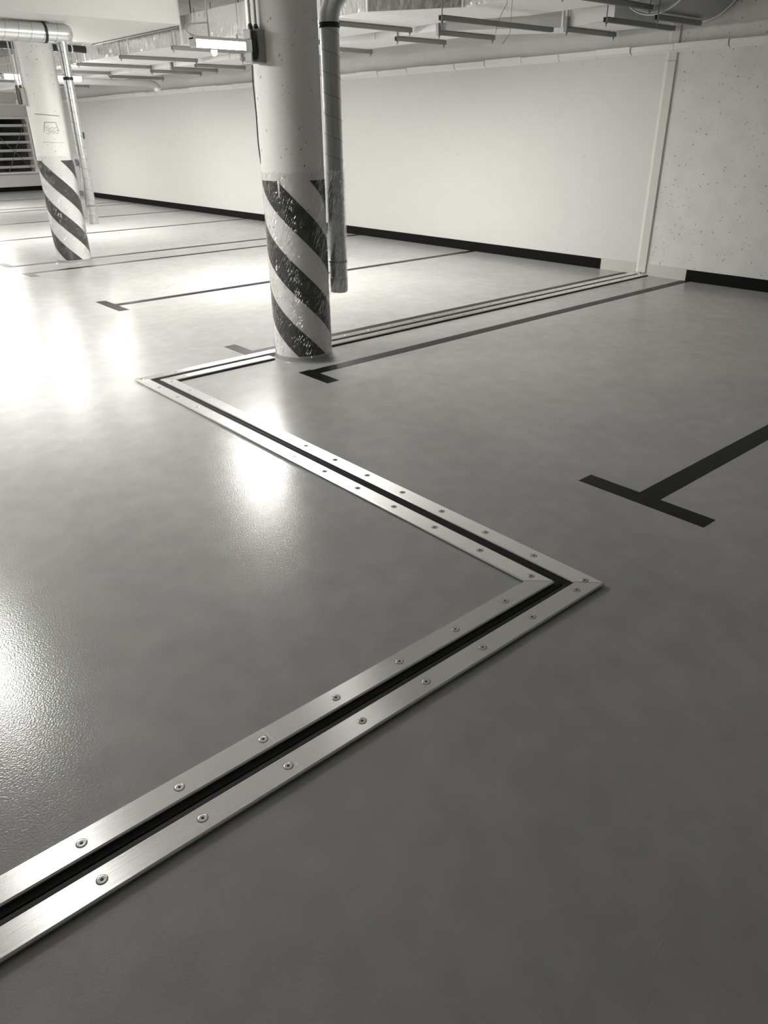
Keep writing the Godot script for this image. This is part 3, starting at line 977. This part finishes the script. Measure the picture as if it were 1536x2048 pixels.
func ducts() -> void:
	var d1 := []
	for z in [-21.5, -20.1, -18.7, -17.3, -15.7, -14.0, -12.5, -11.0, -9.5, -8.0, -6.02]:
		d1.append([z, 5.05, 6.12, WIDE_Y, 2.70])
	d1.append([-5.50, 5.72, 6.62, WIDE_Y + 0.03, 2.70])
	d1.append([-4.6, 5.72, 6.62, WIDE_Y + 0.03, 2.70])
	d1.append([-3.2, 5.72, 6.62, WIDE_Y + 0.03, 2.70])
	duct("wide film-covered sheet metal duct running along the bays, stepping sideways", d1, true)
	var d2 := []
	for z in [-21.5, -19.9, -18.3, -16.7, -15.1, -13.6, -12.0, -10.4, -8.8, -7.3, -6.32]:
		d2.append([z, 6.22, 6.88, SLIM_Y, 2.58])
	d2.append([-5.40, 7.04, 7.74, SLIM_Y, 2.58])
	d2.append([-4.82, 7.04, 7.74, SLIM_Y, 2.58])
	duct("narrower sheet metal duct between the wide duct and the long wall", d2, false)
	# rails under the wide duct: [x0, x1, z, label]
	for r in [[5.0, 6.17, -6.66, "dark steel channel rail just behind the downpipe bend"], [5.0, 6.17, -8.16, "channel rail under the wide duct hidden behind the column with junction boxes"], [5.0, 6.17, -9.68, "dark steel channel rail passing behind the lit batten lamp"], [5.0, 6.17, -11.21, "first channel rail under the wide duct beyond the one behind the lamp"], [5.0, 6.19, -12.74, "second channel rail under the wide duct beyond the one behind the lamp"], [5.0, 6.19, -14.39, "third channel rail under the wide duct beyond the one behind the lamp"], [5.0, 6.19, -16.0, "fourth channel rail under the wide duct beyond the one behind the lamp"], [5.0, 6.19, -17.6, "last channel rail under the wide duct towards the louvred back wall"], [5.66, 6.95, -4.38, "dark steel channel rail under the stepped end of the wide duct"]]:
		rail(r[0], r[1], WIDE_Y + (0.03 if r[2] > -5.0 else 0.0), r[2], false, 2, r[3])
	rail(5.31, 6.84, SLIM_Y - 0.012, -5.37, false, 1, "longest dark steel channel rail, where the wide duct steps sideways")
	# rails under the narrower duct
	for r in [[6.19, 6.93, -6.92, false, "short channel rail under the narrower duct next to the legged rail at its step"], [6.19, 6.96, -8.23, false, "short channel rail under the narrower duct glimpsed beside the spiral downpipe"], [6.17, 7.01, -6.27, true, "channel rail with upright leg where the narrower duct starts to step sideways"], [6.19, 6.94, -10.04, true, "channel rail with upright leg under the narrower duct beside the junction box"], [6.19, 7.04, -11.33, false, "first plain rail under the narrower duct beyond the lit lamp over the bays"], [6.19, 6.99, -12.08, true, "channel rail with upright leg between two plain rails under the narrower duct"], [6.19, 7.09, -12.79, false, "second plain rail under the narrower duct beyond the lit lamp"], [6.19, 7.2, -14.4, false, "third plain rail under the narrower duct beyond the lit lamp"], [6.19, 7.04, -16.0, false, "fourth plain rail under the narrower duct beyond the lit lamp"], [6.19, 7.04, -17.5, false, "last plain rail under the narrower duct towards the louvred back wall"], [7.0, 7.84, -5.33, true, "channel rail with upright leg close to the wall joint strip"]]:
		rail(r[0], r[1], SLIM_Y, r[2], r[3], 2, r[4])
	rail(6.68, 7.84, SLIM_Y, -4.66, false, 1, "dark steel channel rail under the round silencer, on its duct side")
	rail(6.91, 7.66, SLIM_Y, -4.29, false, 1, "dark steel channel rail under the middle of the round silencer")
	# round silencer lying across the last two rails
	var t := thing("duct_silencer", "large round grey duct silencer lying across the rails by the wall", "duct")
	var mb := MB.new()
	mb.lathe(Transform3D(Basis(Vector3(0, 0, 1), -PI / 2), Vector3(6.98, 2.785, -4.38)), [Vector2(0.0, 0.0), Vector2(0.385, 0.0), Vector2(0.405, 0.01), Vector2(0.405, 0.85), Vector2(0.385, 0.86), Vector2(0.0, 0.86)], 64, false)
	obj("casing", mb.done(), M.silencer, t)
	for k in 2:
		mb = MB.new()
		mb.lathe(Transform3D(Basis(Vector3(0, 0, 1), -PI / 2), Vector3(6.98 + 0.84 * k, 2.785, -4.38)), [Vector2(0.404, 0.0), Vector2(0.412, 0.002), Vector2(0.412, 0.018), Vector2(0.404, 0.02)], 64, false)
		obj("rim_band", mb.done(), M.duct_plain, t)
	# round branch duct to the wall
	t = thing("branch_duct", "slim pale round duct crossing under both ducts and turning down", "duct")
	mb = MB.new()
	mb.tube([Vector3(4.9, 2.26, -14.3), Vector3(6.88, 2.26, -14.3), Vector3(6.96, 2.245, -14.3), Vector3(7.0, 2.21, -14.3), Vector3(7.01, 2.16, -14.3)], 0.05, 20)
	obj("round_duct", mb.done(), M.conduit, t)
	mb = MB.new()
	mb.lathe(at(7.01, 2.14, -14.3), [Vector2(0.0, 0.0), Vector2(0.062, 0.0), Vector2(0.062, 0.05), Vector2(0.05, 0.055)], 20, false)
	obj("end_collar", mb.done(), M.trim, t)
	for x in [4.96, 6.17]:
		mb = MB.new()
		mb.tube([Vector3(x, 2.29, -14.3), Vector3(x, CEIL, -14.3)], 0.005, 8)
		obj("hanger_rod", mb.done(), M.rod, t)


# ------------------------------------------------------------------ remaining details
func details() -> void:
	# louvred opening in the back wall
	var x0 := 5.6
	var x1 := 7.80
	var y0 := 0.50
	var y1 := 1.83
	var t := thing("louvre_vent", "wide louvred vent with white slats and crossed wires in the back wall", "vent")
	for k in 7:
		var y := y0 + 0.13 + k * 0.208
		if y > y1 - 0.04: break
		var mb := MB.new()
		mb.sweep([Vector2(-0.03, -0.028), Vector2(-0.022, -0.032), Vector2(0.035, 0.024), Vector2(0.035, 0.034), Vector2(0.027, 0.034)], Vector3(x0, y, BACK_Z + 0.04), Vector3(x1, y, BACK_Z + 0.04))
		obj("slat", mb.done(), M.white, t)
	obj("frame_side", between(Vector3(x1, y0 - 0.05, BACK_Z + 0.001), Vector3(x1 + 0.06, y1 + 0.05, BACK_Z + 0.09), 0.006), M.white, t)
	obj("frame_side", between(Vector3(x0 - 0.06, y0 - 0.05, BACK_Z + 0.001), Vector3(x0, y1 + 0.05, BACK_Z + 0.09), 0.006), M.white, t)
	obj("frame_rail", between(Vector3(x0, y1, BACK_Z + 0.001), Vector3(x1, y1 + 0.05, BACK_Z + 0.09), 0.006), M.white, t)
	obj("frame_rail", between(Vector3(x0, y0 - 0.05, BACK_Z + 0.001), Vector3(x1, y0, BACK_Z + 0.09), 0.006), M.white, t)
	for y in [y0 - 0.03, y1 - 0.06]:
		obj("corner_plate", between(Vector3(x1 - 0.02, y, BACK_Z + 0.09), Vector3(x1 + 0.07, y + 0.11, BACK_Z + 0.094)), M.duct_plain, t, "grey corner plate")
	for w in [[Vector3(7.05, y0, 0), Vector3(x1 - 0.05, y1 - 0.02, 0)], [Vector3(x1 - 0.05, y0 + 0.02, 0), Vector3(6.6, y1, 0)]]:
		var mb := MB.new()
		mb.tube([w[0] + Vector3(0, 0, BACK_Z + 0.105), w[1] + Vector3(0, 0, BACK_Z + 0.105)], 0.007, 6)
		obj("brace_wire", mb.done(), M.rod, t)
	# black insulated pipe under the far edge of the drop panel
	t = thing("insulated_pipe", "black insulated pipe with pale clamps at the drop panel's far edge", "pipe")
	var mb := MB.new()
	mb.tube([Vector3(1.8, 2.545, -12.17), Vector3(4.6, 2.545, -12.17), Vector3(4.8, 2.545, -12.17), Vector3(4.93, 2.54, -12.16)], 0.045, 16)
	obj("insulation", mb.done(), M.collar, t)
	for x in [4.42, 4.72]:
		mb = MB.new()
		mb.lathe(Transform3D(Basis(Vector3(0, 0, 1), -PI / 2), Vector3(x, 2.545, -12.17)), [Vector2(0.045, 0.0), Vector2(0.048, 0.0), Vector2(0.048, 0.02), Vector2(0.045, 0.02)], 16, false)
		obj("clamp", mb.done(), M.white, t)
	mb = MB.new()
	mb.tube([Vector3(4.975, 2.588, -12.0), Vector3(4.975, 2.588, -10.6), Vector3(4.975, 2.588, -9.45)], 0.01, 8)
	tag(obj("edge_cable", mb.done(), M.rod), "grey cable clipped along the drop panel's long edge", "cable")
	# two loose wires hanging past the ducts
	mb = MB.new()
	mb.tube([Vector3(5.30, CEIL, -4.62), Vector3(5.30, 2.44, -4.62), Vector3(5.31, 2.36, -4.63), Vector3(5.27, 2.30, -4.64), Vector3(5.24, 2.22, -4.66), Vector3(5.23, 2.16, -4.66)], 0.0022, 6)
	tag(obj("hanging_wire", mb.done(), M.rod), "shorter thin wire hanging from the ceiling past the duct", "wire", "loose wires")
	mb = MB.new()
	mb.tube([Vector3(5.33, CEIL, -4.60), Vector3(5.335, 2.30, -4.60), Vector3(5.33, 2.16, -4.60), Vector3(5.27, 2.09, -4.62)], 0.0022, 6)
	tag(obj("hanging_wire", mb.done(), M.rod), "longer thin wire hanging from the ceiling, bent at its end", "wire", "loose wires")
